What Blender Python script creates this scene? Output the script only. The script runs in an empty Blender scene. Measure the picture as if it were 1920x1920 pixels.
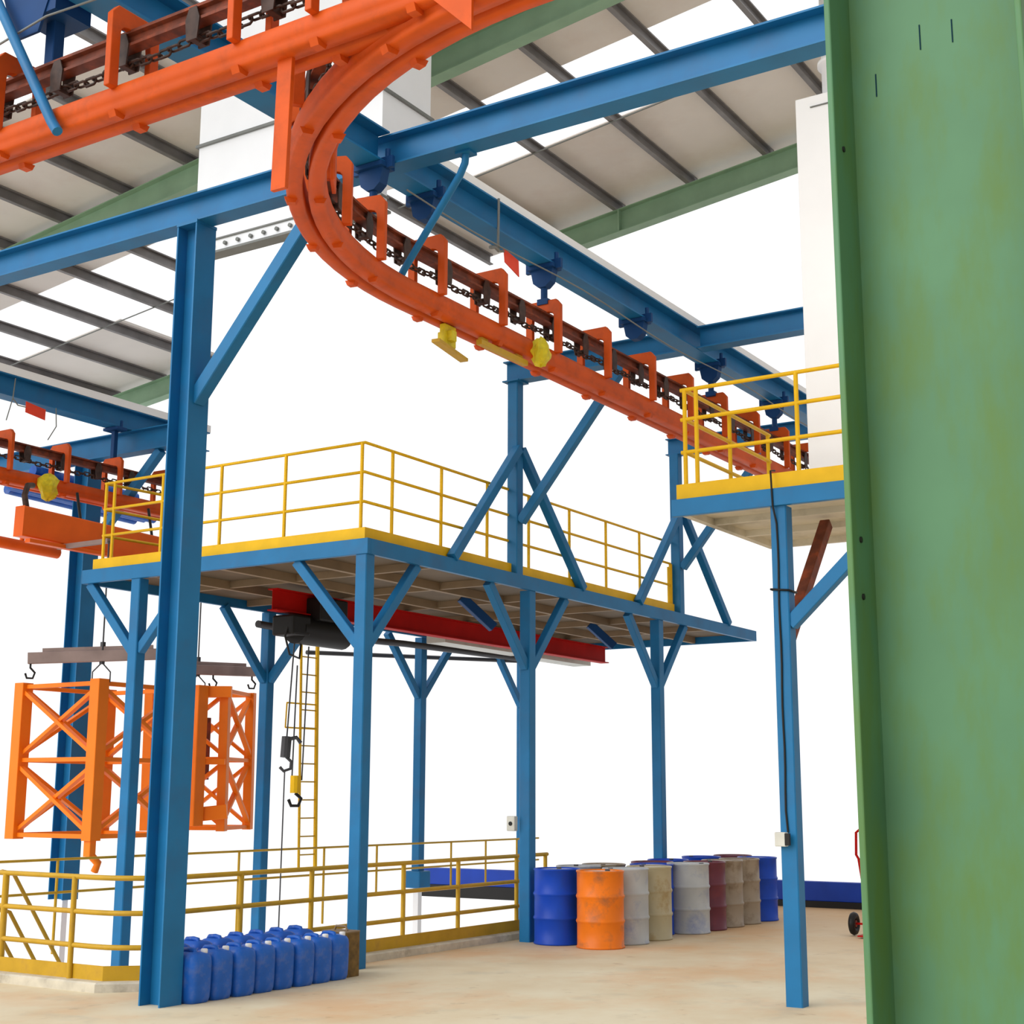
import bpy, bmesh, math, random
from mathutils import Vector, Matrix

random.seed(7)
C = bpy.context.scene.collection
V = Vector
PI = math.pi

# ------------------------------------------------------------------ camera
cd = bpy.data.cameras.new('camera')
cam = bpy.data.objects.new('camera', cd); C.objects.link(cam)
yaw, pitch, roll = map(math.radians, (32.5, 11.1, 0.18))
fw = V((math.cos(pitch)*math.cos(yaw), math.cos(pitch)*math.sin(yaw), math.sin(pitch)))
rt = V((math.sin(yaw), -math.cos(yaw), 0)); up = rt.cross(fw)
r2 = rt*math.cos(roll)+up*math.sin(roll); u2 = up*math.cos(roll)-rt*math.sin(roll)
m3 = Matrix((r2, u2, -fw)).transposed()
cam.matrix_world = Matrix.Translation((0, 0, 1.75)) @ m3.to_4x4()
cd.sensor_width = 36; cd.lens = 2700/1920*36; cd.clip_start = 0.05; cd.clip_end = 500
bpy.context.scene.camera = cam

# ------------------------------------------------------------------ sky and light
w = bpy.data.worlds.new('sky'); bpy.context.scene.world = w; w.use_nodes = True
nt = w.node_tree; bg = nt.nodes['Background']                    # bright overcast sky, dimming added towards -Y and below to shade faces turned there
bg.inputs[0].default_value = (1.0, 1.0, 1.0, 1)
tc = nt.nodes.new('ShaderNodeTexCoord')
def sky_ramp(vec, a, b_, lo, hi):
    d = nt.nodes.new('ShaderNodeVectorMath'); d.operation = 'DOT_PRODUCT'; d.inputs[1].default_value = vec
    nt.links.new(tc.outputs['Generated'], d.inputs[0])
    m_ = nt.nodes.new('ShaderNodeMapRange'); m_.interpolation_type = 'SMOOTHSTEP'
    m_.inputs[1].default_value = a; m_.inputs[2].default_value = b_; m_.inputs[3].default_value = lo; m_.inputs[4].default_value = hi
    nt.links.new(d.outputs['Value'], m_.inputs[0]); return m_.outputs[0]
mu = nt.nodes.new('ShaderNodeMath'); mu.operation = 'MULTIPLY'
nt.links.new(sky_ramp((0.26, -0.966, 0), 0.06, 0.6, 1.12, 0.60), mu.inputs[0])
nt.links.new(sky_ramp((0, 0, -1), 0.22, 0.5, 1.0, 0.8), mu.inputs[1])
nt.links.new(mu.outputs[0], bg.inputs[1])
sd = bpy.data.lights.new('sun', 'SUN'); sd.energy = 2.0; sd.angle = math.radians(50); sd.color = (1.0, 0.99, 0.97)
sun = bpy.data.objects.new('sun', sd); C.objects.link(sun)
sun.rotation_euler = V((0.80, -0.30, -0.52)).to_track_quat('-Z', 'Y').to_euler()
sun.location = (-20, 6, 20)

sc = bpy.context.scene
sc.view_settings.view_transform = 'Standard'; sc.view_settings.look = 'None'
sc.view_settings.exposure = 0.0; sc.view_settings.gamma = 1.0
sc.view_settings.use_curve_mapping = False

# ------------------------------------------------------------------ materials
def mat(name, col, rough=0.5, metal=0.0, var=0.12, scale=3.0, dirt=None, dirt_amt=0.3, dscale=2.0, spec=0.28, bump=0.0):
    m = bpy.data.materials.new(name); m.use_nodes = True
    nt = m.node_tree; b = nt.nodes['Principled BSDF']
    b.inputs['Roughness'].default_value = rough; b.inputs['Metallic'].default_value = metal
    b.inputs['Specular IOR Level'].default_value = spec
    tc = nt.nodes.new('ShaderNodeTexCoord')
    n = nt.nodes.new('ShaderNodeTexNoise'); n.inputs['Scale'].default_value = scale; n.inputs['Detail'].default_value = 6
    nt.links.new(tc.outputs['Object'], n.inputs['Vector'])
    r = nt.nodes.new('ShaderNodeValToRGB')
    lo = [c*(1-var) for c in col]; hi = [min(1, c*(1+var)) for c in col]
    r.color_ramp.elements[0].position = 0.3; r.color_ramp.elements[0].color = (*lo, 1)
    r.color_ramp.elements[1].position = 0.7; r.color_ramp.elements[1].color = (*hi, 1)
    nt.links.new(n.outputs['Fac'], r.inputs[0])
    out = r.outputs[0]
    if dirt:
        n2 = nt.nodes.new('ShaderNodeTexNoise'); n2.inputs['Scale'].default_value = dscale; n2.inputs['Detail'].default_value = 8
        n2.inputs['Roughness'].default_value = 0.65
        nt.links.new(tc.outputs['Object'], n2.inputs['Vector'])
        r2_ = nt.nodes.new('ShaderNodeValToRGB')
        r2_.color_ramp.elements[0].position = 0.5; r2_.color_ramp.elements[0].color = (0, 0, 0, 1)
        r2_.color_ramp.elements[1].position = 0.72; r2_.color_ramp.elements[1].color = (dirt_amt,)*3+(1,)
        nt.links.new(n2.outputs['Fac'], r2_.inputs[0])
        mx = nt.nodes.new('ShaderNodeMix'); mx.data_type = 'RGBA'
        nt.links.new(r2_.outputs[0], mx.inputs[0]); nt.links.new(out, mx.inputs[6]); mx.inputs[7].default_value = (*dirt, 1)
        out = mx.outputs[2]
    nt.links.new(out, b.inputs['Base Color'])
    if bump:
        bp = nt.nodes.new('ShaderNodeBump'); bp.inputs['Strength'].default_value = bump
        nt.links.new(n.outputs['Fac'], bp.inputs['Height']); nt.links.new(bp.outputs[0], b.inputs['Normal'])
    return m

M = {}
M['blue'] = mat('blue_steel_paint', (0.010, 0.160, 0.37), 0.45, var=0.10, scale=2.5, dirt=(0.05, 0.10, 0.2), dirt_amt=0.35)
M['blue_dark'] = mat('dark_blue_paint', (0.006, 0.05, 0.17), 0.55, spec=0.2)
M['orange'] = mat('orange_conveyor_paint', (0.62, 0.085, 0.006), 0.5, var=0.12, spec=0.2, dirt=(0.28, 0.05, 0.012), dirt_amt=0.45, dscale=5)
M['girder'] = mat('bright_orange_girder_paint', (0.85, 0.13, 0.006), 0.42, var=0.08, spec=0.2)
M['rust'] = mat('rusty_brown_steel', (0.16, 0.04, 0.02), 0.6, var=0.35, scale=9, dirt=(0.45, 0.08, 0.02), dirt_amt=0.6, dscale=6)
M['tower'] = mat('bright_orange_paint', (0.90, 0.20, 0.004), 0.45, var=0.06)
M['yellow'] = mat('yellow_paint', (0.82, 0.48, 0.010), 0.45, var=0.08, scale=4, spec=0.2)
M['oldyellow'] = mat('worn_yellow_paint', (0.56, 0.33, 0.018), 0.45, var=0.15, scale=4, dirt=(0.30, 0.17, 0.04), dirt_amt=0.5, dscale=4)
M['lemon'] = mat('lemon_yellow_plastic', (0.68, 0.55, 0.02), 0.5, var=0.2, scale=14)
M['rafter'] = mat('pale_green_paint', (0.26, 0.41, 0.27), 0.5, var=0.10)
M['sheet'] = mat('beige_roof_sheet', (0.80, 0.76, 0.71), 0.6, var=0.04, scale=1.2, dirt=(0.68, 0.58, 0.52), dirt_amt=0.5, dscale=0.8)
M['purlin'] = mat('dark_purlin_steel', (0.20, 0.19, 0.19), 0.45, var=0.2)
M['white'] = mat('white_paint', (0.95, 0.95, 0.95), 0.5, var=0.015)
M['duct'] = mat('white_duct_sheet', (0.92, 0.94, 0.96), 0.4, var=0.015)
M['seam'] = mat('grey_seam_steel', (0.20, 0.21, 0.20), 0.5)
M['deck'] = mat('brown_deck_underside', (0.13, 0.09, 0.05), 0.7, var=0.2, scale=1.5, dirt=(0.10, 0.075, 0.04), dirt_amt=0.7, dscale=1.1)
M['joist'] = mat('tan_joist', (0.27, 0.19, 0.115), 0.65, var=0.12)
M['palebeige'] = mat('pale_beige_underside', (0.62, 0.57, 0.46), 0.7, var=0.08, dirt=(0.22, 0.19, 0.12), dirt_amt=0.6, dscale=1.6)
M['black'] = mat('black_steel', (0.012, 0.011, 0.010), 0.5)
M['darkgrey'] = mat('dark_grey_steel', (0.06, 0.06, 0.065), 0.45)
M['chain'] = mat('chain_steel', (0.055, 0.030, 0.022), 0.5, var=0.4, scale=15)
M['red'] = mat('red_paint', (0.46, 0.007, 0.004), 0.55, spec=0.08)
M['flagred'] = mat('red_flag_sheet', (0.85, 0.06, 0.02), 0.5)
M['greybox'] = mat('grey_box', (0.62, 0.62, 0.56), 0.5)
M['bar'] = mat('grey_brown_steel_bar', (0.30, 0.22, 0.20), 0.5, var=0.2)
M['canblue'] = mat('blue_plastic', (0.012, 0.115, 0.50), 0.38, var=0.14, scale=6, dirt=(0.25, 0.25, 0.33), dirt_amt=0.35, dscale=7)
M['cap'] = mat('white_plastic_cap', (0.85, 0.85, 0.85), 0.4)
M['brownbin'] = mat('brown_tin', (0.16, 0.09, 0.02), 0.5, var=0.4, scale=12)
M['bandblue'] = mat('deep_blue_wall_paint', (0.006, 0.045, 0.36), 0.5, var=0.10)
M['kerb'] = mat('grey_kerb_concrete', (0.60, 0.55, 0.44), 0.85, var=0.15, scale=6, dirt=(0.22, 0.18, 0.13), dirt_amt=0.6, dscale=5)
def barrel_mat(n, c, d, amt=0.6, sc_=4.0, rough=0.38):
    return mat(n, c, rough, var=0.10, scale=3, dirt=d, dirt_amt=amt, dscale=sc_)
BM = {'blue': barrel_mat('blue_drum_paint', (0.004, 0.060, 0.50), (0.012, 0.05, 0.25), 0.4),
      'orange': barrel_mat('orange_drum_paint', (0.88, 0.20, 0.008), (0.28, 0.12, 0.06), 0.85, 3.5),
      'grey': barrel_mat('grey_drum_paint', (0.46, 0.48, 0.49), (0.14, 0.19, 0.42), 0.85, 2.2),
      'tan': barrel_mat('stained_tan_drum_paint', (0.48, 0.42, 0.27), (0.30, 0.17, 0.03), 0.9, 3),
      'maroon': barrel_mat('maroon_drum_paint', (0.15, 0.035, 0.055), (0.28, 0.05, 0.05), 0.4),
      'taupe': barrel_mat('taupe_drum_paint', (0.34, 0.28, 0.21), (0.17, 0.11, 0.06), 0.9),
      'lid': barrel_mat('grey_lid_steel', (0.75, 0.75, 0.76), (0.5, 0.32, 0.25), 0.5, 6)}

# green column paint: mottled two-tone green, vertical streaks
def green_mat():
    m = mat('green_column_paint', (0.088, 0.215, 0.105), 0.5, var=0.10, scale=3.0)
    nt = m.node_tree; b = nt.nodes['Principled BSDF']
    tc = nt.nodes['Texture Coordinate']; src = b.inputs['Base Color'].links[0].from_socket
    mp = nt.nodes.new('ShaderNodeMapping'); mp.inputs['Scale'].default_value = (7, 7, 2.2)
    nt.links.new(tc.outputs['Object'], mp.inputs[0])
    n = nt.nodes.new('ShaderNodeTexNoise'); n.inputs['Scale'].default_value = 1.0; n.inputs['Detail'].default_value = 7; n.inputs['Roughness'].default_value = 0.62
    nt.links.new(mp.outputs[0], n.inputs['Vector'])
    r = nt.nodes.new('ShaderNodeValToRGB')
    r.color_ramp.elements[0].position = 0.46; r.color_ramp.elements[0].color = (0, 0, 0, 1)
    r.color_ramp.elements[1].position = 0.66; r.color_ramp.elements[1].color = (0.75,)*3+(1,)
    nt.links.new(n.outputs['Fac'], r.inputs[0])
    mx = nt.nodes.new('ShaderNodeMix'); mx.data_type = 'RGBA'
    nt.links.new(r.outputs[0], mx.inputs[0]); nt.links.new(src, mx.inputs[6]); mx.inputs[7].default_value = (0.100, 0.190, 0.035, 1)
    nt.links.new(mx.outputs[2], b.inputs['Base Color'])
    return m
M['green'] = green_mat()
M['scratch'] = mat('dark_scratch', (0.01, 0.035, 0.05), 0.8, spec=0.0)

def floor_mat():
    m = bpy.data.materials.new('stained_concrete_floor'); m.use_nodes = True
    nt = m.node_tree; b = nt.nodes['Principled BSDF']; b.inputs['Roughness'].default_value = 0.75
    tc = nt.nodes.new('ShaderNodeTexCoord')
    def noise(s, d, sx=1, sy=1, off=0):
        mp = nt.nodes.new('ShaderNodeMapping'); mp.inputs['Scale'].default_value = (sx, sy, 1); mp.inputs['Location'].default_value = (off, off*0.7, 0)
        nt.links.new(tc.outputs['Object'], mp.inputs[0])
        n = nt.nodes.new('ShaderNodeTexNoise'); n.inputs['Scale'].default_value = s; n.inputs['Detail'].default_value = d; n.inputs['Roughness'].default_value = 0.6
        nt.links.new(mp.outputs[0], n.inputs['Vector']); return n.outputs['Fac']
    def ramp(f, a, bb, lo, hi):
        r = nt.nodes.new('ShaderNodeValToRGB')
        r.color_ramp.elements[0].position = a; r.color_ramp.elements[0].color = (*lo, 1)
        r.color_ramp.elements[1].position = bb; r.color_ramp.elements[1].color = (*hi, 1)
        nt.links.new(f, r.inputs[0]); return r.outputs[0]
    def mix(f, a, col):
        x = nt.nodes.new('ShaderNodeMix'); x.data_type = 'RGBA'
        nt.links.new(f, x.inputs[0]); nt.links.new(a, x.inputs[6]); x.inputs[7].default_value = (*col, 1); return x.outputs[2]
    base = ramp(noise(0.9, 8), 0.3, 0.7, (0.66, 0.53, 0.34), (0.76, 0.69, 0.51))
    k = (0, 0, 0)
    o = mix(ramp(noise(0.55, 6, 1.0, 1.2, 3.1), 0.48, 0.66, k, (0.55,)*3), base, (0.68, 0.36, 0.15))
    o = mix(ramp(noise(1.6, 8, 1, 1, 9.0), 0.56, 0.72, k, (0.55,)*3), o, (0.50, 0.45, 0.34))
    o = mix(ramp(noise(3.5, 8, 1, 1, 5.0), 0.62, 0.75, k, (0.5,)*3), o, (0.33, 0.20, 0.10))
    # the far end of the floor near the blue wall is browner
    sep = nt.nodes.new('ShaderNodeSeparateXYZ'); nt.links.new(tc.outputs['Object'], sep.inputs[0])
    mr = nt.nodes.new('ShaderNodeMapRange'); mr.inputs[1].default_value = 13.5; mr.inputs[2].default_value = 22; mr.inputs[3].default_value = 0; mr.inputs[4].default_value = 0.75
    nt.links.new(sep.outputs[0], mr.inputs[0])
    o = mix(mr.outputs[0], o, (0.55, 0.30, 0.11))
    nt.links.new(o, b.inputs['Base Color'])
    bp = nt.nodes.new('ShaderNodeBump'); bp.inputs['Strength'].default_value = 0.15
    nt.links.new(noise(6, 8), bp.inputs['Height']); nt.links.new(bp.outputs[0], b.inputs['Normal'])
    return m
M['floor'] = floor_mat()

def skylight_mat():
    m = bpy.data.materials.new('translucent_white_sheet'); m.use_nodes = True
    nt = m.node_tree; nt.nodes.clear()
    o = nt.nodes.new('ShaderNodeOutputMaterial'); t = nt.nodes.new('ShaderNodeBsdfTranslucent'); p = nt.nodes.new('ShaderNodeBsdfTransparent')
    t.inputs[0].default_value = (1, 1, 1, 1); p.inputs[0].default_value = (1, 1, 1, 1)
    mx = nt.nodes.new('ShaderNodeMixShader'); mx.inputs[0].default_value = 0.45
    nt.links.new(p.outputs[0], mx.inputs[1]); nt.links.new(t.outputs[0], mx.inputs[2]); nt.links.new(mx.outputs[0], o.inputs[0])
    return m
M['sky'] = skylight_mat()

# ------------------------------------------------------------------ mesh helpers
class MB:
    def __init__(s): s.v = []; s.f = []; s.sm = []
    def add(s, vs, fs, smooth=False):
        o = len(s.v); s.v += [tuple(x) for x in vs]
        for f in fs: s.f.append([o+i for i in f]); s.sm.append(smooth)
        return s
    def box(s, x0, x1, y0, y1, z0, z1):
        vs = [(x, y, z) for x in (x0, x1) for y in (y0, y1) for z in (z0, z1)]
        return s.add(vs, [(0, 1, 3, 2), (4, 6, 7, 5), (0, 4, 5, 1), (2, 3, 7, 6), (0, 2, 6, 4), (1, 5, 7, 3)])
    def frame(s, p, q, upv):
        p, q = V(p), V(q); d = (q-p).normalized(); u = V(upv); u = u-d*u.dot(d)
        if u.length < 1e-4: u = V((1, 0, 0)); u = u-d*u.dot(d)
        u.normalize(); return p, q, d.cross(u), u
    def extrude(s, p, q, poly, upv=(0, 0, 1), smooth=False):   # poly in (side, up)
        p, q, sd_, u = s.frame(p, q, upv); n = len(poly)
        vs = [p+sd_*a+u*b for a, b in poly]+[q+sd_*a+u*b for a, b in poly]
        fs = [(i, (i+1) % n, n+(i+1) % n, n+i) for i in range(n)]
        s.add(vs, fs, smooth)
        s.add(vs, [tuple(range(n-1, -1, -1)), tuple(range(n, 2*n))]); return s
    def bar(s, p, q, wd, h, upv=(0, 0, 1), c=0.12):
        a, b = wd/2, h/2; k = min(a, b)*c
        return s.extrude(p, q, [(-a+k, -b), (a-k, -b), (a, -b+k), (a, b-k), (a-k, b), (-a+k, b), (-a, b-k), (-a, -b+k)], upv)
    def hbeam(s, p, q, h, b, tf=0.016, tw=0.012, upv=(0, 0, 1)):
        H, B, t = h/2, b/2, tw/2
        pl = [(-B, -H), (B, -H), (B, -H+tf), (t, -H+tf), (t, H-tf), (B, H-tf), (B, H), (-B, H), (-B, H-tf), (-t, H-tf), (-t, -H+tf), (-B, -H+tf)]
        p, q, sd_, u = s.frame(p, q, upv); n = 12
        vs = [p+sd_*a+u*c for a, c in pl]+[q+sd_*a+u*c for a, c in pl]
        fs = [(i, (i+1) % n, n+(i+1) % n, n+i) for i in range(n)]
        for o in (0, n):
            fs += [tuple(o+i for i in (0, 1, 2, 11)), tuple(o+i for i in (3, 4, 9, 10)), tuple(o+i for i in (5, 6, 7, 8))]
        return s.add(vs, fs)
    def tube(s, pts, r, n=8, closed=False, rz=1.0):
        pts = [V(p) for p in pts]; N = len(pts); rings = []; prev = None
        for i in range(N):
            if closed: t = (pts[(i+1) % N]-pts[i-1])
            else: t = pts[min(i+1, N-1)]-pts[max(i-1, 0)]
            t.normalize()
            if prev is None:
                a = V((0, 0, 1)) if abs(t.z) < 0.9 else V((1, 0, 0))
                u = (a-t*a.dot(t)).normalized()
            else: u = (prev-t*prev.dot(t)).normalized()
            prev = u; sd_ = t.cross(u)
            rings.append([pts[i]+u*(r*rz*math.cos(2*PI*k/n))+sd_*(r*math.sin(2*PI*k/n)) for k in range(n)])
        vs = [x for rg in rings for x in rg]; fs = []
        for i in range(N if closed else N-1):
            a, b = i*n, ((i+1) % N)*n
            fs += [(a+k, a+(k+1) % n, b+(k+1) % n, b+k) for k in range(n)]
        s.add(vs, fs, True)
        if not closed: s.add(rings[0], [tuple(range(n-1, -1, -1))]); s.add(rings[-1], [tuple(range(n))])
        return s
    def sweep(s, pts, poly, closed_ends=True, smooth=False):    # poly in (horizontal side, up); path mostly level
        pts = [V(p) for p in pts]; N = len(pts); n = len(poly); vs = []
        for i in range(N):
            t = (pts[min(i+1, N-1)]-pts[max(i-1, 0)]).normalized(); sd_ = t.cross(V((0, 0, 1))).normalized()
            vs += [pts[i]+sd_*a+V((0, 0, b)) for a, b in poly]
        fs = []
        for i in range(N-1):
            a = i*n; fs += [(a+k, a+(k+1) % n, a+n+(k+1) % n, a+n+k) for k in range(n)]
        s.add(vs, fs, smooth); s.add(vs[:n], [tuple(range(n-1, -1, -1))]); s.add(vs[-n:], [tuple(range(n))]); return s
    def lathe(s, prof, c=(0, 0, 0), n=28):
        vs = []; fs = []
        for r, z in prof: vs += [(c[0]+r*math.cos(2*PI*k/n), c[1]+r*math.sin(2*PI*k/n), c[2]+z) for k in range(n)]
        for i in range(len(prof)-1):
            a = i*n; fs += [(a+k, a+(k+1) % n, a+n+(k+1) % n, a+n+k) for k in range(n)]
        s.add(vs, fs, True)
        return s
    def loft(s, rings, smooth=True):
        n = len(rings[0]); vs = [p for r in rings for p in r]; fs = []
        for i in range(len(rings)-1):
            a = i*n; fs += [(a+k, a+(k+1) % n, a+n+(k+1) % n, a+n+k) for k in range(n)]
        s.add(vs, fs, smooth); s.add(rings[0], [tuple(range(n-1, -1, -1))]); s.add(rings[-1], [tuple(range(n))]); return s
    def plate(s, poly, o, ax, ay, th):                          # flat plate polygon with thickness th along ax x ay
        o, ax, ay = V(o), V(ax), V(ay); nz = ax.cross(ay).normalized()*(th/2); n = len(poly)
        A = [o+ax*a+ay*b-nz for a, b in poly]; B = [o+ax*a+ay*b+nz for a, b in poly]
        return s.add(A+B, [tuple(range(n-1, -1, -1)), tuple(range(n, 2*n))]+[(i, (i+1) % n, n+(i+1) % n, n+i) for i in range(n)])
    def cyl(s, p, q, r, n=16): return s.tube([p, q], r, n)
    def build(s, name, m, parent=None, off=(0, 0, 0), bevel=0, label=None):
        o_ = V(off)
        me = bpy.data.meshes.new(name); me.from_pydata([tuple(V(x)-o_) for x in s.v], [], s.f); me.update()
        for p, f in zip(me.polygons, s.sm): p.use_smooth = f
        bm = bmesh.new(); bm.from_mesh(me); bmesh.ops.recalc_face_normals(bm, faces=bm.faces); bm.to_mesh(me); bm.free()
        me.materials.append(m)
        o = bpy.data.objects.new(name, me); C.objects.link(o)
        if parent: o.parent = parent
        else: o.location = o_
        if bevel:
            b = o.modifiers.new('bevel', 'BEVEL'); b.width = bevel; b.segments = 2; b.limit_method = 'ANGLE'
        if label: o['label'] = label
        return o

def thing(name, loc, label, cat, group=None):
    o = bpy.data.objects.new(name, None); C.objects.link(o); o.location = loc; o.empty_display_size = 0.1
    o['label'] = label; o['category'] = cat
    if group: o['group'] = group
    return o
def tag(o, label, cat, group=None):
    o['label'] = label; o['category'] = cat
    if group: o['group'] = group
    return o
def structure(o): o['kind'] = 'structure'; return o
def dup(root, loc, label, rot=None, group=None):
    r = root.copy(); C.objects.link(r); r.location = loc
    if rot is not None: r.rotation_euler = (0, 0, rot)
    r['label'] = label
    if group: r['group'] = group
    for ch in root.children:
        c = ch.copy(); C.objects.link(c); c.parent = r
        for g in ch.children:
            d = g.copy(); C.objects.link(d); d.parent = c
    return r
class TH:                                                       # a thing whose parts are written in world coordinates
    def __init__(s, name, loc, label, cat, group=None): s.loc = loc; s.o = thing(name, loc, label, cat, group)
    def part(s, name, mb, m, parent=None, bevel=0, label=None):
        o = mb.build(name, m, parent or s.o, s.loc, bevel, label); return o

# ------------------------------------------------------------------ the setting: floor, kerb, walls, roof
f = MB(); f.box(-3, 9.36, -14, 22, -0.3, 0); f.box(9.36, 22.6, -14, 9.86, -0.3, 0)
f.extrude((9.36, 9.86, -0.3), (9.36, 9.86, 0), [(0, 0), (-0.60, 0), (0, 0.56)], (0, 1, 0))
structure(f.build('floor', M['floor']))
k = MB()
k.sweep([(9.43, 20, 0), (9.43, 10.35, 0), (9.9, 9.9, 0), (16.9, 9.9, 0)], [(-0.16, -0.01), (0.10, -0.01), (0.10, 0.07), (0.08, 0.085), (-0.16, 0.085)])
structure(k.build('trim_pit_kerb', M['kerb']))
b = MB(); b.box(22.6, 22.8, -8, 16.55, 0.10, 0.40); structure(b.build('wall_back', M['bandblue'], bevel=0.01))
b = MB(); b.box(22.58, 22.8, -8, 16.55, -0.12, 0.10); structure(b.build('baseboard_back', M['black']))

SL = 0.121
def rz(Y): return 9.1+SL*18.3+0.33-SL*Y                         # underside of the roof sheets
roof = bpy.data.objects.new('ceiling', None); C.objects.link(roof); structure(roof)
def sheet(x0, x1, y0, y1, th, dz=0):
    mb = MB(); vs = []
    for dd in (0, th):
        vs += [(x0, y0, rz(y0)+dz+dd), (x1, y0, rz(y0)+dz+dd), (x1, y1, rz(y1)+dz+dd), (x0, y1, rz(y1)+dz+dd)]
    mb.add(vs, [(3, 2, 1, 0), (4, 5, 6, 7), (0, 1, 5, 4), (1, 2, 6, 5), (2, 3, 7, 6), (3, 0, 4, 7)]); return mb
YA, YB = 1.0, 20.6
O0, O1 = 12.1, 17.9                                              # the last bay is open between these two purlin lines
for x0, x1, y0, y1 in ((7.2, 8.85, YA, YB), (10.5, 14.25, YA, YB), (15.85, 18.25, YA, O0), (15.85, 18.25, O1, YB)):
    sheet(x0, x1, y0, y1, 0.04, 0.02).build('roof_sheet', M['sheet'], roof)
for x0, x1 in ((8.85, 10.5), (14.25, 15.85)):
    sheet(x0, x1, YA, YB, 0.01, 0.03).build('skylight_sheet', M['sky'], roof)
Y = 1.2
while Y < YB:
    p = MB(); zc = rz(Y)-0.075; XE = 15.1 if O0 < Y < 16.5 else (16.15 if O0 < Y < O1 else 18.2)
    p.extrude((7.2, Y, zc), (XE, Y, zc), [(-0.035, -0.075), (0.035, -0.075), (0.035, -0.06), (-0.02, -0.06), (-0.02, 0.075), (-0.035, 0.075)])
    p.box(7.2, XE, Y-0.03, Y+0.03, rz(Y)+0.0, rz(Y)+0.02)
    p.build('purlin', M['purlin'], roof); Y += 1.2
for X, ya, yb in ((12.75, YA, YB), (18.0, YA, 11.2), (18.0, 18.3, YB)):
    p = MB(); h = 0.36
    p.hbeam((X, ya, rz(ya)-0.15-h/2), (X, yb, rz(yb)-0.15-h/2), h, 0.18, 0.014, 0.012)
    for Yc in (6.0, 9.55, 18.6):
        if ya < Yc < yb: p.box(X-0.09, X+0.09, Yc-0.012, Yc+0.012, rz(Yc)-0.15-h+0.01, rz(Yc)-0.16)
    p.build('rafter', M['rafter'], roof, label='pale green roof rafter')
p = MB(); p.tube([(15.6, 4.5, rz(4.5)-0.16), (15.6, 11.9, rz(11.9)-0.16)], 0.012, 6); p.build('tie_rod', M['seam'], roof)
p = MB(); p.tube([(15.6, 16.2, rz(16.2)-0.16), (15.6, 20.4, rz(20.4)-0.16)], 0.012, 6); p.build('tie_rod', M['seam'], roof)

# ------------------------------------------------------------------ white ducts
t = TH('ventilation_duct', (10.5, 9.5, 7.37), 'large white sheet-metal duct rising to the roof behind the crossing of the blue beams', 'duct')
p = MB(); p.box(10.5, 11.31, 8.23, 10.74, 8.0, 10.45); p.box(10.5, 10.6, 8.23, 10.74, 7.37, 8.0); t.part('duct_body', p, M['duct'])
p = MB(); p.box(10.47, 11.34, 8.20, 10.77, 8.64, 8.67); t.part('seam_flange', p, M['seam'])
p = MB(); p.box(10.46, 10.62, 8.19, 10.78, 7.36, 7.385); p.box(10.48, 10.61, 8.21, 10.76, 7.52, 7.535)
for i in range(14): p.cyl((10.47, 8.3+i*0.18, 7.455), (10.495, 8.3+i*0.18, 7.455), 0.022, 8)
t.part('bottom_flange', p, M['seam'])
t = TH('white_cabinet', (13.5, 3.8, 4.46), 'tall plain white cabinet standing on the right-hand blue platform', 'cabinet')
p = MB(); p.box(13.0, 14.15, 2.3, 4.88, 4.465, 8.70); t.part('cabinet_body', p, M['white'], bevel=0.01)
p = MB(); p.box(12.985, 13.0, 2.6, 4.72, 8.57, 8.58); t.part('top_seam', p, M['seam'])
t.part('exhaust_collar', MB().lathe([(0.0, 0), (0.17, 0), (0.17, 0.45), (0.21, 0.46), (0.21, 0.5), (0.17, 0.51), (0.17, 1.3), (0, 1.3)], (13.4, 4.55, 8.70), 24), M['white'])

# ------------------------------------------------------------------ big columns and beams
t = TH('green_column', (2.72, 0.72, 0), 'large weathered green steel column close to the camera', 'column')
p = MB(); Xf, b_, Y1 = 2.6, 0.122, 0.908; D = 0.384; tf = 0.013
p.box(Xf+b_, Xf+b_+0.012, Y1-D+tf, Y1-tf, 0, 10.9); t.part('web', p, M['green'])
for y0 in (Y1-tf, Y1-D):
    p = MB(); p.box(Xf, Xf+2*b_+0.012, y0, y0+tf, 0, 10.9); t.part('flange', p, M['green'], bevel=0.003)
p = MB()
for z in (3.03, 2.23, 2.12): p.cyl((Xf+0.045, Y1-tf-0.003, z), (Xf+0.045, Y1-tf+0.001, z), 0.006, 10)
t.part('bolt_hole', p, M['black'], label='dark bolt holes')
p = MB()
for y, z, h in ((0.75, 3.27, 0.055), (0.685, 3.265, 0.05), (0.845, 3.19, 0.05)):
    p.box(Xf+b_-0.0015, Xf+b_, y-0.0012, y+0.0012, z-h/2, z+h/2)
t.part('scratch', p, M['scratch'], label='dark vertical scratches')
p = MB(); p.box(2.4, 3.15, 0.35, 1.05, 0, 0.03); t.part('base_plate', p, M['green'])

t = TH('steel_column', (9.12, 9.31, 0), 'tallest thick blue H column, beside the blue jerrycans', 'column')
p = MB(); p.hbeam((9.12, 9.31, 0), (9.12, 9.31, 6.95), 0.25, 0.25, 0.016, 0.012, (0, 1, 0)); t.part('shaft', p, M['blue'])
p = MB(); p.box(8.99, 9.25, 9.18, 9.44, 6.925, 6.955); t.part('cap_plate', p, M['blue'])
p = MB(); p.bar((9.12, 9.22, 5.25), (9.12, 7.72, 6.95), 0.13, 0.13); t.part('knee_brace', p, M['blue'])

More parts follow.
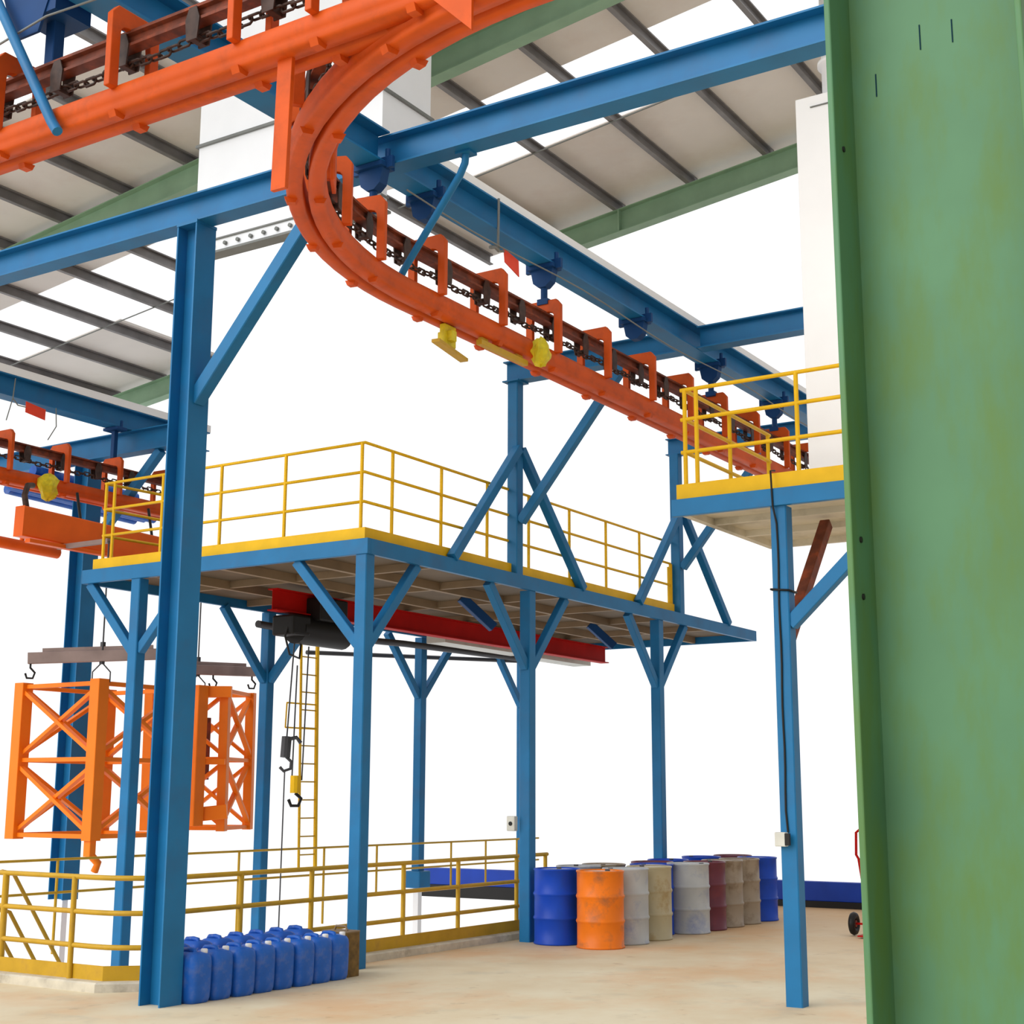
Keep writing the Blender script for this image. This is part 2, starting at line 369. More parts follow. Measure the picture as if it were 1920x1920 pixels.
t = TH('steel_column', (14.3, 16.6, -0.5), 'thick blue H column behind the hanging orange lattice section at left', 'column')
p = MB(); p.hbeam((14.3, 16.6, 0.28), (14.3, 16.6, 6.6), 0.30, 0.28, 0.016, 0.012, (0, 1, 0)); t.part('shaft', p, M['blue'])
p = MB(); p.bar((14.3, 16.45, 5.3), (14.3, 15.1, 6.6), 0.12, 0.12); t.part('knee_brace', p, M['blue'])
p = MB(); p.box(14.25, 14.35, 16.55, 16.65, -0.9, 0.28); t.part('pedestal', p, M['white'])

def beam(label, p0, p1, h, b_, white=None, stiff=()):
    t = TH('steel_beam', p0, label, 'beam'); p = MB(); p.hbeam(p0, p1, h, b_)
    for q in stiff: p.bar(q, (q[0], q[1], q[2]+0.001), b_, 0.01)
    t.part('girder', p, M['blue'])
    if white:
        q = MB(); q.box(*white); t.part('cable_tray', q, M['white'], label='white cable tray on top')
    return t
beam('blue cross beam carried by the tallest thick column, running up to the green column', (9.1, 15.0, 7.09), (9.1, -3.0, 7.09), 0.28, 0.2)
beam('long blue beam above the orange conveyor, from the cross beam to the white cabinet', (9.2, 7.1, 7.10), (23.5, 7.1, 7.10), 0.30, 0.26, (9.2, 23.5, 6.99, 7.21, 7.251, 7.345))
beam('short blue beam end above the upper orange conveyor, on the near side of the cross beam', (4.2, 7.1, 7.10), (9.0, 7.1, 7.10), 0.30, 0.26)
beam('blue beam above the far-left orange conveyor, ending behind the tallest column', (7.0, 15.75, 7.10), (15.8, 15.75, 7.10), 0.30, 0.24, (7.0, 15.8, 15.62, 15.86, 7.251, 7.36))
beam('blue cross beam lying on the thick H column at far left', (14.3, 14.85, 6.775), (14.3, 19.5, 6.775), 0.33, 0.22)
beam('blue stub beam sticking out right from the long beam, ending at the white cabinet', (15.1, 6.96, 7.09), (15.1, 3.6, 7.09), 0.27, 0.2)
beam('blue cross beam from the middle platform post to the long beam', (15.1, 9.7, 7.09), (15.1, 7.24, 7.09), 0.27, 0.2)
beam('blue cross beam at the far end of the long beam, behind the yellow railing', (19.76, 9.7, 7.06), (19.76, 7.24, 7.06), 0.26, 0.2)

# posts standing on the platform, with their braces
t = TH('platform_post', (15.08, 9.56, 4.45), 'blue square post rising from the middle of the platform edge, with three braces', 'post')
p = MB(); p.bar((15.08, 9.56, 4.452), (15.08, 9.56, 6.95), 0.15, 0.15); t.part('shaft', p, M['blue'])
p = MB(); p.box(14.95, 15.21, 9.44, 9.68, 6.938, 6.954); t.part('cap_plate', p, M['blue'])
for q in (((13.62, 9.5, 4.46), (15.05, 9.5, 6.06)), ((16.68, 9.5, 4.46), (15.12, 9.5, 6.06)), ((15.08, 9.47, 5.12), (15.08, 7.99, 6.92))):
    p = MB(); p.bar(q[0], q[1], 0.11, 0.11); t.part('brace', p, M['blue'])
t = TH('platform_post', (19.72, 9.56, 4.45), 'blue braced square post at the right end of the platform, beside the railing end', 'post')
p = MB(); p.bar((19.72, 9.56, 4.452), (19.72, 9.56, 6.93), 0.15, 0.15); t.part('shaft', p, M['blue'])
for q in (((18.3, 9.5, 4.46), (19.69, 9.5, 6.0)), ((21.42, 9.5, 4.46), (19.76, 9.5, 6.1)), ((19.72, 9.47, 5.15), (19.72, 8.03, 6.89))):
    p = MB(); p.bar(q[0], q[1], 0.11, 0.11); t.part('brace', p, M['blue'])

# ------------------------------------------------------------------ main platform
t = TH('mezzanine_platform', (12, 9.5, 0), 'long blue elevated platform on braced posts with brown underside', 'platform')
z0, z1 = 4.28, 4.45
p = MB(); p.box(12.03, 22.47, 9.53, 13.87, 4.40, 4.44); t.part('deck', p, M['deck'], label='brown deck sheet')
for nm, q in (('front', (11.99, 12.05, 9.47, 13.93)), ('side', (12.05, 22.5, 9.47, 9.53)), ('back', (12.05, 22.5, 13.87, 13.93)), ('end', (22.44, 22.5, 9.53, 13.87))):
    p = MB(); p.box(*q, z0, z1); t.part('fascia', p, M['blue'], bevel=0.004)
for X in (13.4, 14.9, 16.4, 17.9, 19.4, 20.9):
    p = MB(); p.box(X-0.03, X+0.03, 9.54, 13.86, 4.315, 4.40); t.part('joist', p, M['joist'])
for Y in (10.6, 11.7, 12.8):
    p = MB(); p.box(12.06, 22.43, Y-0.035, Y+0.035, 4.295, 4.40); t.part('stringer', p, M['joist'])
posts = [(12.08, 9.57, 0), (15.4, 9.57, 0), (19.0, 9.57, 0), (12.08, 13.0, -0.9), (15.38, 13.9, -0.9), (19.2, 14.0, 0.28), (22.1, 13.85, -0.9)]
for x, y, zb in posts:
    p = MB(); p.bar((x, y, zb), (x, y, z0), 0.15, 0.15)
    t.part('post', p, M['blue'])
p = MB(); p.box(19.05, 19.35, 13.85, 14.15, 0.285, 0.55); t.part('footing', p, M['blue'], bevel=0.02)
p = MB(); p.box(19.15, 19.25, 13.95, 14.05, -0.9, 0.285); t.part('pedestal', p, M['white'])
def brace(a, b_):
    p = MB(); p.bar(a, b_, 0.10, 0.11); t.part('brace', p, M['blue'])
for x, y, zb in posts:
    for s_ in (-1, 1):                                          # braces along the platform
        if (x < 12.5 and s_ < 0) or (x > 22 and s_ > 0): continue
        if x == 12.08 and y > 12: continue
        brace((x+s_*0.06, y, 3.32), (x+s_*0.92, y, 4.28))
    if x == 12.08 and y < 10: brace((x, y+0.06, 3.32), (x, y+0.95, 4.28))
    if x == 12.08 and y > 12:
        brace((x, y+0.06, 3.42), (x, y+0.85, 4.28)); brace((x, y-0.06, 3.42), (x, y-0.85, 4.28))
    if x == 15.38: brace((x, y-0.06, 3.32), (x, y-0.9, 4.28))

# electrical box and cable on the middle post
t2 = TH('switch_box', (15.3, 9.42, 1.3), 'small grey switch box on the post at the near railing end', 'box')
p = MB(); p.box(15.23, 15.31, 9.655, 9.77, 1.31, 1.49); t2.part('housing', p, M['greybox'], bevel=0.01)
p = MB(); p.cyl((15.22, 9.71, 1.40), (15.24, 9.71, 1.40), 0.025, 12); t2.part('switch_knob', p, M['black'])

# ------------------------------------------------------------------ yellow railings
def railing(t, path, zs, posts_, r, m, toe=None, rails_ext=0):
    for z in zs:
        p = MB(); p.tube([(x, y, z) for x, y in path], r, 8); t.part('rail', p, m)
    for x, y, zb in posts_:
        p = MB(); p.tube([(x, y, zb), (x, y, max(zs))], r*1.1, 8); t.part('upright', p, m)
    if toe:
        tp, z0_, z1_ = toe
        p = MB(); p.sweep([(x, y, 0) for x, y in tp], [(-0.004, z0_), (0.004, z0_), (0.004, z1_), (-0.004, z1_)]); t.part('toe_board', p, m)
t = TH('guard_railing', (12.1, 9.62, 4.45), 'bright yellow three-rail railing around the corner of the long platform', 'railing')
RZ = (5.54, 5.21, 4.88)
path = [(13.0, 13.62), (12.1, 13.72), (12.1, 9.62), (14.0, 9.62), (19.6, 9.62)]
ps = [(12.1, y, 4.45) for y in (9.66, 10.76, 11.75, 12.71, 13.55, 13.70)]+[(x, 9.62, 4.45) for x in (12.6, 13.55, 14.53, 15.5, 16.54, 17.56, 18.58)]
railing(t, path, RZ, ps, 0.018, M['yellow'], ([(12.06, 13.82), (12.06, 9.57), (19.6, 9.57)], 4.452, 4.585))
p = MB(); p.tube([(19.6, 9.62, 4.47), (19.6, 9.62, 5.20)], 0.028, 8); p.tube([(19.52, 9.62, 4.47), (19.52, 9.62, 5.15)], 0.018, 8); t.part('end_post', p, M['yellow'])
t = TH('guard_railing', (12.05, 5.7, 4.46), 'bright yellow railing on the right-hand platform in front of the white cabinet', 'railing')
railing(t, [(12.06, 2.2), (12.06, 5.78)], (5.54, 5.25, 4.93), [(12.06, y, 4.46) for y in (5.74, 5.62, 4.62, 3.5, 2.4)], 0.02, M['yellow'],
        ([(12.02, 2.0), (12.02, 5.82)], 4.461, 4.615))
for z in (5.54, 5.25, 4.93):
    p = MB(); p.tube([(12.06, 5.74, z), (14.15, 5.74, z)], 0.02, 8); t.part('rail', p, M['yellow'])
for x in (13.1, 14.1):
    p = MB(); p.tube([(x, 5.74, 4.46), (x, 5.74, 5.54)], 0.022, 8); t.part('upright', p, M['yellow'])

t = TH('pit_railing', (12.5, 9.95, 0.08), 'thick worn yellow railing with kick board along the near edge of the pit', 'railing')
path = [(9.5, 11.95), (9.45, 10.55)]+[(9.45+0.5*(1-math.cos(a)), 10.5-0.55*math.sin(a)) for a in [i*PI/2/6 for i in range(1, 7)]]+[(11, 9.95), (16.1, 9.95), (16.5, 9.95)]
railing(t, path, (0.99, 0.68, 0.38), [(9.45, 10.82, 0.08), (10.75, 9.95, 0.08), (11.8, 9.95, 0.08), (12.65, 9.95, 0.08), (13.38, 9.95, 0.08), (14.46, 9.95, 0.08), (15.75, 9.95, 0.08), (16.45, 9.95, 0.08)], 0.024, M['oldyellow'],
        ([(9.47, 11.85), (9.47, 10.4), (9.9, 9.93), (16.5, 9.93)], 0.085, 0.215))
p = MB(); p.tube([(9.5, 11.85, 0.08), (9.5, 11.85, 0.98)], 0.032, 8); t.part('end_post', p, M['oldyellow'])
t = TH('stair_handrail', (9.55, 11.95, 1.0), 'sloping yellow stair handrails going down into the pit at bottom left', 'railing')
for a, b_ in ((( 9.62, 11.95, 0.98), (10.6, 11.95, -0.35)), ((9.6, 11.95, 0.62), (10.35, 11.95, -0.40)), ((9.55, 11.95, 0.34), (10.15, 11.95, -0.45))):
    p = MB(); a = V(a); b_ = V(b_); d = V((0.12, 0, -0.03))
    p.tube([a-V((0.1, 0, -0.02)), a, a+d*0.4, b_], 0.02, 8); t.part('rail', p, M['oldyellow'])
t = TH('far_railing', (15, 13.2, 0), 'thin yellow-brown railing along the far side of the pit', 'railing')
railing(t, [(7.0, 13.2), (21.6, 13.2)], (1.02, 0.66), [(x, 13.2, 0.0 if x < 16 else 0.3) for x in (7.05, 10.0, 11.27, 12.7, 14.2, 15.9, 17.09, 18.98, 19.96, 20.9)], 0.015, M['oldyellow'])

# ------------------------------------------------------------------ right platform
t = TH('side_platform', (12.0, 4.8, 0), 'smaller blue platform at right on a single braced post with pale underside', 'platform')
p = MB(); p.box(12.0, 14.28, 0.5, 5.80, 4.40, 4.455); t.part('deck', p, M['palebeige'], label='pale beige deck')
p = MB(); p.box(11.94, 12.0, 0.5, 5.84, 4.30, 4.46); t.part('fascia', p, M['blue'], bevel=0.004)
p = MB(); p.box(12.0, 14.30, 5.76, 5.83, 4.335, 4.455); t.part('edge_joist', p, M['palebeige'])
p = MB(); p.box(14.24, 14.30, 0.5, 5.76, 4.335, 4.455); t.part('edge_joist', p, M['palebeige'])
for Y in (1.5, 2.6, 3.7):
    p = MB(); p.box(12.0, 14.24, Y-0.03, Y+0.03, 4.33, 4.40); t.part('joist', p, M['palebeige'])
for X in (12.75, 13.5):
    p = MB(); p.box(X-0.03, X+0.03, 0.5, 5.76, 4.34, 4.40); t.part('joist', p, M['palebeige'])
p = MB(); p.bar((12.05, 4.8, 0), (12.05, 4.8, 4.30), 0.15, 0.15); t.part('post', p, M['blue'])
p = MB(); p.bar((12.05, 4.74, 3.24), (12.05, 3.6, 4.30), 0.11, 0.12); t.part('brace', p, M['blue'])
p = MB(); p.bar((12.11, 4.8, 3.1), (13.2, 4.8, 4.33), 0.10, 0.11); t.part('brace', p, M['rust'], label='brown brace with shade in its colour')  # dark brown in place of blue: the brace's shade is put into its colour
t = TH('switch_box', (11.95, 4.84, 1.38), 'small grey-white switch box on the post of the smaller right platform', 'box')
p = MB(); p.box(11.90, 11.975, 4.80, 4.90, 1.32, 1.44); t.part('housing', p, M['greybox'], bevel=0.008)
p = MB(); p.box(11.895, 11.93, 4.765, 4.805, 1.33, 1.43); t.part('switch_cover', p, M['black'])
t = TH('power_cable', (11.96, 4.82, 1.44), 'black cable running down the post of the smaller right platform', 'cable')
p = MB(); pts = [(11.965, 4.80, 1.44)]+[(11.966, 4.81+0.004*math.sin(i*1.3), 1.44+i*0.18) for i in range(1, 16)]+[(11.93, 4.83, 4.3), (11.93, 4.84, 4.62), (12.03, 4.84, 4.64)]
p.tube(pts, 0.009, 6); t.part('cord', p, M['black'])
p = MB(); p.tube([(11.96, 4.715, 3.53), (11.96, 4.885, 3.55), (12.14, 4.885, 3.55), (12.14, 4.715, 3.53)], 0.01, 6, closed=True); t.part('tie', p, M['black'])

# ------------------------------------------------------------------ conveyors
ZB = 5.86                                                       # underside of the lower track
def channel_poly(side):                                         # rounded channel rail, on side +-1 of the centre slot
    a0, h = 0.02, 0.20
    pl = [(a0, 0.0), (0.07, 0.0), (0.115, 0.004), (0.135, 0.02)]+[(0.085+0.06*math.cos(a), 0.12+0.08*math.sin(a)) for a in [-0.9+i*0.35 for i in range(8)]]+[(a0, h-0.01)]
    return [(side*a, b) for a, b in pl]
def link_mesh(mb, c, d, flat, L=0.105, W=0.052, r=0.0095):
    d = V(d).normalized(); s_ = d.cross(V((0, 0, 1))).normalized(); u = V((0, 0, 1)) if flat else s_
    u = s_ if flat else V((0, 0, 1)); pts = []
    for i in range(10):
        a = 2*PI*i/10; x = math.cos(a)*W/2*0.8; y = math.sin(a)*(W/2)
        x += math.copysign(L/2-W/2*0.8, math.cos(a)) if abs(math.cos(a)) > 0.05 else 0
        pts.append(V(c)+d*x+u*y)
    mb.tube(pts, r, 5, closed=True)
def arc_path(step=0.12):
    pts = []
    for i in range(25):
        a = PI/2*i/24; pts.append(V((9.45-3.6*math.sin(PI/2-a), 3.5+3.6*math.cos(PI/2-a), 0)))
    return pts
def resample(pts, step):
    out = [pts[0].copy()]; acc = 0; 
    for a, b in zip(pts, pts[1:]):
        L = (b-a).length; s_ = step-acc
        while s_ <= L:
            out.append(a.lerp(b, s_/L)); s_ += step
        acc = L-(s_-step)
    return out
def yoke_poly(w_=0.20, h0=0.16, top=0.72, leg=0.075):
    wi = w_-leg; pl = [(-w_, h0), (-wi, h0), (-wi, 0.52)]
    pl += [(-wi+0.06*(1-math.cos(a)), 0.54+0.055*math.sin(a)) for a in (0.4, 0.9, PI/2)]
    pl += [(wi-0.06*(1-math.cos(a)), 0.54+0.055*math.sin(a)) for a in (PI/2, 0.9, 0.4)]
    pl += [(wi, 0.52), (wi, h0), (w_, h0), (w_, top-0.06), (w_-0.05, top), (-w_+0.05, top), (-w_, top-0.06)]
    return pl
def conveyor(t, path, yokes, zb=ZB, chain=True, trolleys=(), split=None):
    path = [V((p[0], p[1], zb)) for p in path]
    p = MB()
    for s_ in (-1, 1): p.sweep(path, channel_poly(s_), smooth=True)
    t.part('lower_track', p, M['orange'])
    p = MB()
    pl = [(-0.045, 0.49), (0.045, 0.49), (0.045, 0.51), (0.012, 0.515), (0.012, 0.575), (0.045, 0.58), (0.045, 0.60), (-0.045, 0.60), (-0.045, 0.58), (-0.012, 0.575), (-0.012, 0.515), (-0.045, 0.51)]
    p.sweep(path, pl); t.part('upper_track', p, M['rust'], label='rust-brown upper track')
    if chain:
        c = MB(); q = resample(path, 0.085)
        for i in range(len(q)-1):
            link_mesh(c, q[i]+V((0, 0, 0.385+0.012*math.sin(i*0.9))), q[i+1]-q[i], i % 2 == 0)
        t.part('chain', c, M['chain'])
        q = resample(path, 0.62)
        for i in range(1, len(q)-1):
            c = MB(); d = (q[i+1]-q[i-1]).normalized(); s_ = d.cross(V((0, 0, 1)))
            o = q[i]
            for sg in (-1, 1):
                c.plate([(-0.045, 0.36), (0.045, 0.36), (0.06, 0.5), (0.03, 0.58), (-0.03, 0.58), (-0.06, 0.5)], o+s_*sg*0.052, d, V((0, 0, 1)), 0.01)
                c.cyl(o+s_*sg*0.02+V((0, 0, 0.535)), o+s_*sg*0.05+V((0, 0, 0.535)), 0.028, 10)
            c.bar(o-s_*0.05+V((0, 0, 0.385)), o+s_*0.05+V((0, 0, 0.385)), 0.05, 0.05)
            t.part('trolley', c, M['chain'])
    for (x, y, dx, dy) in yokes:
        d = V((dx, dy, 0)).normalized(); s_ = d.cross(V((0, 0, 1)))
        c = MB(); c.plate(yoke_poly(), (x, y, zb), s_, V((0, 0, 1)), 0.05)
        y_ = t.part('yoke', c, M['orange'], bevel=0.006)
        c = MB()
        c.plate([(0.07, -0.03), (0.13, -0.03), (0.15, 0.012), (0.05, 0.012)], (x, y, zb), s_, V((0, 0, 1)), 0.06)
        t.part('lug', c, M['orange']); c = MB()
        c.plate([(-0.13, -0.03), (-0.07, -0.03), (-0.05, 0.012), (-0.15, 0.012)], (x, y, zb), s_, V((0, 0, 1)), 0.06)
        t.part('lug', c, M['orange'])

t = TH('curved_conveyor', (9.45, 7.1, ZB), 'orange chain conveyor that curves and then hangs below the long blue beam', 'conveyor')
arc = arc_path()
path = [(q.x, q.y) for q in arc]+[(10.2+i*0.9, 7.1) for i in range(16)]
ys = []
for a in (0.30, 0.62, 0.92, 1.16, 1.38):
    ys.append((9.45-3.6*math.sin(PI/2-a), 3.5+3.6*math.cos(PI/2-a), math.cos(PI/2-a), math.sin(PI/2-a)))
ys = [(x, y, d1, d2) for x, y, d1, d2 in ys]
ys += [(x, 7.1, 1, 0) for x in (9.75, 10.73, 11.73, 12.75, 13.78, 14.75, 15.71, 16.7, 17.7, 18.7, 19.7, 20.7, 21.7)]
conveyor(t, path, ys)
def hanger(t, x, y, full=True, axis=0):
    c = MB()
    c.box(x-0.09, x+0.09, y-0.15, y+0.15, 6.905, 6.945)
    c.bar((x, y-0.145, 6.90), (x, y-0.145, 7.0), 0.12, 0.04); c.bar((x, y+0.145, 6.90), (x, y+0.145, 7.0), 0.12, 0.04)
    c.plate([(-0.13, 0.0), (-0.10, -0.14), (-0.04, -0.19), (0.04, -0.19), (0.10, -0.14), (0.13, 0.0)], (x, y, 6.91), (0, 1, 0), (0, 0, 1), 0.10)
    c.cyl((x, y-0.145, 6.98), (x, y-0.145, 7.07), 0.022, 8)
    if full:
        c.cyl((x, y, 6.73), (x, y, 6.56), 0.035, 10); c.box(x-0.04, x+0.04, y-0.06, y+0.06, 6.54, 6.60)
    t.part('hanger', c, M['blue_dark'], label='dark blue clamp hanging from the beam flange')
for x, fl in ((8.96, True), (9.70, False), (11.73, True), (13.7, False), (15.68, True), (17.7, True), (19.6, True)): hanger(t, x, 7.1, fl)
# diagonal stay from the cross beam down to the curve
p = MB(); p.tube([(9.15, 6.29, 6.95), (9.15, 6.30, 6.86), (9.17, 6.36, 6.78), (9.24, 6.98, 6.09), (9.25, 7.02, 6.04)], 0.032, 10)
p.box(9.09, 9.21, 6.22, 6.36, 6.93, 6.951); t.part('stay', p, M['blue'], label='slanted blue stay tube')
p = MB(); c0 = V((9.45, 3.5, 0))
for a in (0.75, 0.95):                                          # big flat guide cheeks inside the bend
    q = V((9.45-3.42*math.sin(PI/2-a), 3.5+3.42*math.cos(PI/2-a), ZB)); d = V((math.cos(PI/2-a), math.sin(PI/2-a), 0))
    p.plate([(-0.14, 0.15), (0.12, 0.15), (0.14, 0.3), (0.10, 0.62), (-0.10, 0.66), (-0.16, 0.5)], q, d, (0, 0, 1), 0.03)
t.part('guide_plate', p, M['orange'], bevel=0.006)

t = TH('straight_conveyor', (5.85, 6.5, ZB), 'orange chain conveyor crossing the top left corner in front of everything', 'conveyor')
conveyor(t, [(5.85, 11.0), (5.85, 9), (5.85, 7), (5.85, 5), (5.85, 3.87)], [(5.85, y, 0, 1) for y in (7.72, 6.62, 5.58, 4.98, 4.3, 8.8, 9.9)], zb=ZB+0.08)
p = MB(); p.plate([(4.16, 0.02), (3.90, 0.10), (3.90, -0.24)], (5.72, 0, ZB+0.06), (0, 1, 0), (0, 0, 1), 0.02); t.part('end_plate', p, M['orange'])
p = MB(); p.bar((5.80, 5.26, 5.97), (5.80, 5.28, 5.14), 0.11, 0.03, (1, 0, 0)); t.part('stop_bar', p, M['orange'], label='flat orange bar hanging from the track')
p = MB(); p.tube([(5.66, 7.06, 5.90), (5.66, 7.12, 5.98), (5.66, 7.75, 7.0), (5.66, 8.2, 7.7)], 0.035, 10); t.part('stay', p, M['blue'], label='slanted blue stay tube')
p = MB(); p.bar((5.9, 7.45, 6.55), (5.9, 7.45, 7.9), 0.09, 0.09); p.box(5.75, 6.05, 7.28, 7.62, 6.88, 7.1)
p.plate([(-0.3, 0.45), (0.3, 0.45), (0.12, 0.0), (-0.12, 0)], (5.75, 7.55, 6.75), (0, 1, 0), (0, 0, 1), 0.02)
t.part('hanger', p, M['blue_dark'], label='dark blue hanger')
p = MB(); p.tube([(5.7, 8.6, 6.62), (5.7, 7.3, 6.80), (5.7, 5.9, 6.72), (5.75, 5.2, 6.9)], 0.008, 6); t.part('cable', p, M['seam'])

t = TH('far_conveyor', (12, 15.75, ZB), 'orange chain conveyor at far left below the beam ending at the tallest column', 'conveyor')
conveyor(t, [(7.5+i, 15.75) for i in range(9)], [(x, 15.75, 1, 0) for x in (8.2, 9.2, 10.2, 11.15, 12.1, 13.05, 14.0, 14.95)], zb=ZB-0.08, chain=True)
for x in (11.0, 14.0):
    c = MB(); y = 15.75
    c.box(x-0.09, x+0.09, y-0.15, y+0.15, 6.905, 6.945); c.bar((x, y, 6.9), (x, y, 6.5), 0.07, 0.07); c.cyl((x, y-0.13, 6.94), (x, y-0.13, 7.04), 0.02, 8)
    t.part('hanger', c, M['blue_dark'], label='dark blue clamp hanging from the beam flange')

# yellow load carriers and other small things on the conveyors
t = TH('load_carrier', (10.05, 7.1, 5.86), 'yellow hook carrier hanging below the track just after the bend', 'carrier')
p = MB(); p.box(9.98, 10.16, 7.07, 7.13, 5.66, 5.858); p.box(10.02, 10.10, 7.02, 7.18, 5.70, 5.80); t.part('carrier_body', p, M['lemon'], bevel=0.01)
p = MB(); p.bar((9.80, 7.04, 5.640), (10.36, 7.12, 5.615), 0.08, 0.03); t.part('hook_plate', p, M['oldyellow'])
t = TH('load_carrier', (10.75, 7.1, 5.86), 'flat yellow carrier bar lying along the underside of the track', 'carrier')
p = MB(); p.bar((10.45, 7.02, 5.80), (11.25, 7.02, 5.80), 0.06, 0.05); p.bar((10.5, 7.04, 5.835), (10.6, 7.04, 5.858), 0.04, 0.05); p.bar((11.1, 7.04, 5.835), (11.2, 7.04, 5.858), 0.04, 0.05); t.part('carrier_body', p, M['oldyellow'])
def rag(mb, c, r, seed):
    rnd = random.Random(seed); rings = []
    for i in range(7):
        a = -PI/2+PI*i/6; ring = []
        for k_ in range(14):
            b_ = 2*PI*k_/14; rr = r*(0.75+0.5*rnd.random())*max(0.08, math.cos(a))
            ring.append((c[0]+rr*math.cos(b_), c[1]+rr*math.sin(b_)*0.8, c[2]+r*1.25*math.sin(a)+0.03*rnd.random()))
        rings.append(ring)
    mb.loft(rings, smooth=False)
p = MB(); rag(p, (11.38, 6.93, 5.92), 0.115, 3); tag(p.build('yellow_rag', M['lemon'], off=(11.38, 6.93, 5.92)), 'crumpled yellow rag tied around the track of the curved conveyor', 'rag')
p = MB(); rag(p, (12.72, 15.55, 5.80), 0.15, 5); tag(p.build('yellow_rag', M['lemon'], off=(12.72, 15.55, 5.80)), 'frayed yellow rag tied on the far-left conveyor', 'rag')
t = TH('warning_flag', (10.8, 6.95, 6.8), 'small red flag below the long blue beam', 'flag')
p = MB(); p.plate([(0, 0.10), (0.26, 0.06), (0.27, -0.10), (0.02, -0.03)], (10.78, 6.97, 6.70), (1, 0, 0), (0, 0, 1), 0.008); t.part('flag_sheet', p, M['flagred'])
p = MB(); p.tube([(10.66, 6.95, 7.25), (10.66, 6.955, 6.82), (10.68, 6.96, 6.74), (10.78, 6.97, 6.77)], 0.012, 6); p.tube([(10.52, 6.95, 6.72), (10.6, 6.95, 6.75), (10.68, 6.96, 6.74)], 0.018, 6); t.part('cord', p, M['seam'])
t = TH('warning_flag', (12.4, 15.5, 6.95), 'small red flag hanging from the far-left blue beam', 'flag')
p = MB(); p.plate([(0, 0.09), (0.33, 0.05), (0.33, -0.10), (0.0, -0.06)], (12.28, 15.58, 6.83), (1, 0, 0), (0, 0, 1), 0.008); t.part('flag_sheet', p, M['flagred'])
p = MB(); p.tube([(12.1, 15.6, 7.2), (12.08, 15.6, 6.92), (12.16, 15.59, 6.84), (12.28, 15.58, 6.84)], 0.009, 6); p.tube([(12.08, 15.6, 6.92), (12.0, 15.6, 6.6)], 0.008, 6); t.part('cord', p, M['seam'])
p = MB(); p.tube([(12.8, 15.6, 6.95), (12.84, 15.62, 6.7), (12.76, 15.68, 6.5)], 0.008, 6); t.part('loose_cord', p, M['seam'])
p = MB(); pts = [(9.2+i*0.5, 6.93, 6.79-0.03*math.sin(i*PI/4)) for i in range(27)]; p.tube(pts, 0.008, 6)
tag(p.build('festoon_cable', M['seam'], off=(9.2, 6.93, 6.79)), 'thin dark cable strung just below the long blue beam', 'cable')

# loads on the far-left line
t = TH('box_girder', (12.5, 15.2, 5.2), 'wide bright orange box girder hanging level at far left', 'girder')
p = MB(); p.extrude((12.0, 15.2, 5.20), (14.7, 15.2, 5.14), [(-0.09, -0.20), (0.09, -0.20), (0.09, 0.2), (-0.09, 0.2)]); t.part('girder', p, M['girder'], bevel=0.02)
p = MB(); p.box(12.05, 14.72, 15.02, 15.12, 4.915, 4.965); t.part('flange', p, M['girder'])
t.part('hook', MB().tube([(12.1, 15.2, 5.4), (12.06, 15.2, 5.55), (12.14, 15.25, 5.7), (12.3, 15.35, 5.74)], 0.04, 8), M['chain'])
p = MB(); p.cyl((13.0, 15.2, 5.38), (13.0, 15.3, 5.76), 0.02, 8); p.cyl((14.3, 15.2, 5.35), (14.3, 15.3, 5.76), 0.02, 8); t.part('hanger_rod', p, M['black'])
t = TH('lower_pipe', (12.5, 17.0, 5.2), 'orange pipe with two short stubs below the far-left box girder', 'pipe')
p = MB(); p.tube([(10.5, 17.0, 5.30), (14.15, 17.0, 5.24)], 0.085, 12); t.part('pipe', p, M['girder'])
for x in (13.5, 13.85):
    p = MB(); p.cyl((x, 17.0, 5.28), (x, 17.0, 5.75), 0.035, 8); t.part('stub', p, M['girder'])
t = TH('pipe_bundle', (14.3, 17.3, 6.2), 'bundle of glossy blue pipes behind the far-left conveyor', 'pipes')
i = 0
for dy, dz in ((0, 0), (0.17, 0.02), (0.34, 0), (0.08, 0.16), (0.26, 0.16), (0.17, 0.31)):
    p = MB(); p.tube([(13.4+0.1*i, 17.2+dy, 6.18+dz), (16.2-0.05*i, 17.2+dy, 6.12+dz)], 0.085, 12); t.part('pipe', p, M['canblue']); i += 1
p = MB(); p.cyl((13.2, 17.35, 6.27), (13.55, 17.35, 6.27), 0.09, 10); t.part('end_fitting', p, M['black'])

# ------------------------------------------------------------------ orange lattice tower sections with spreader bars
def lattice(t, o, a, s_, h, ch=0.13, tilt=0.0, solid=False):
    o = V(o); ax = V((math.cos(a), math.sin(a), 0)); ay = V((-math.sin(a), math.cos(a), 0)); az = V((tilt*ax.x, tilt*ax.y, 1)).normalized()
    def P_(u, v, w_): return o+ax*u+ay*v+az*w_
    c4 = [(0, 0), (s_, 0), (s_, s_), (0, s_)]
    for i, (u, v) in enumerate(c4):
        p = MB(); p.bar(P_(u, v, 0), P_(u, v, h), ch, ch, tuple(ax), 0.06); t.part('chord', p, M['tower'])
    for i in range(4):
        A, B = c4[i], c4[(i+1) % 4]; p = MB()
        for w_ in (ch*0.3, h/2, h-ch*0.3): p.bar(P_(*A, w_), P_(*B, w_), 0.055, 0.055)
        for w0, w1 in ((0.08, h/2-0.05), (h/2+0.05, h-0.08)):
            nn = (az.cross(P_(*B, 0)-P_(*A, 0))).normalized()*0.016; p.bar(P_(*A, w0)+nn, P_(*B, w1)+nn, 0.075, 0.05); p.bar(P_(*B, w0)-nn, P_(*A, w1)-nn, 0.075, 0.05)
        t.part('bracing', p, M['tower'])
    return P_
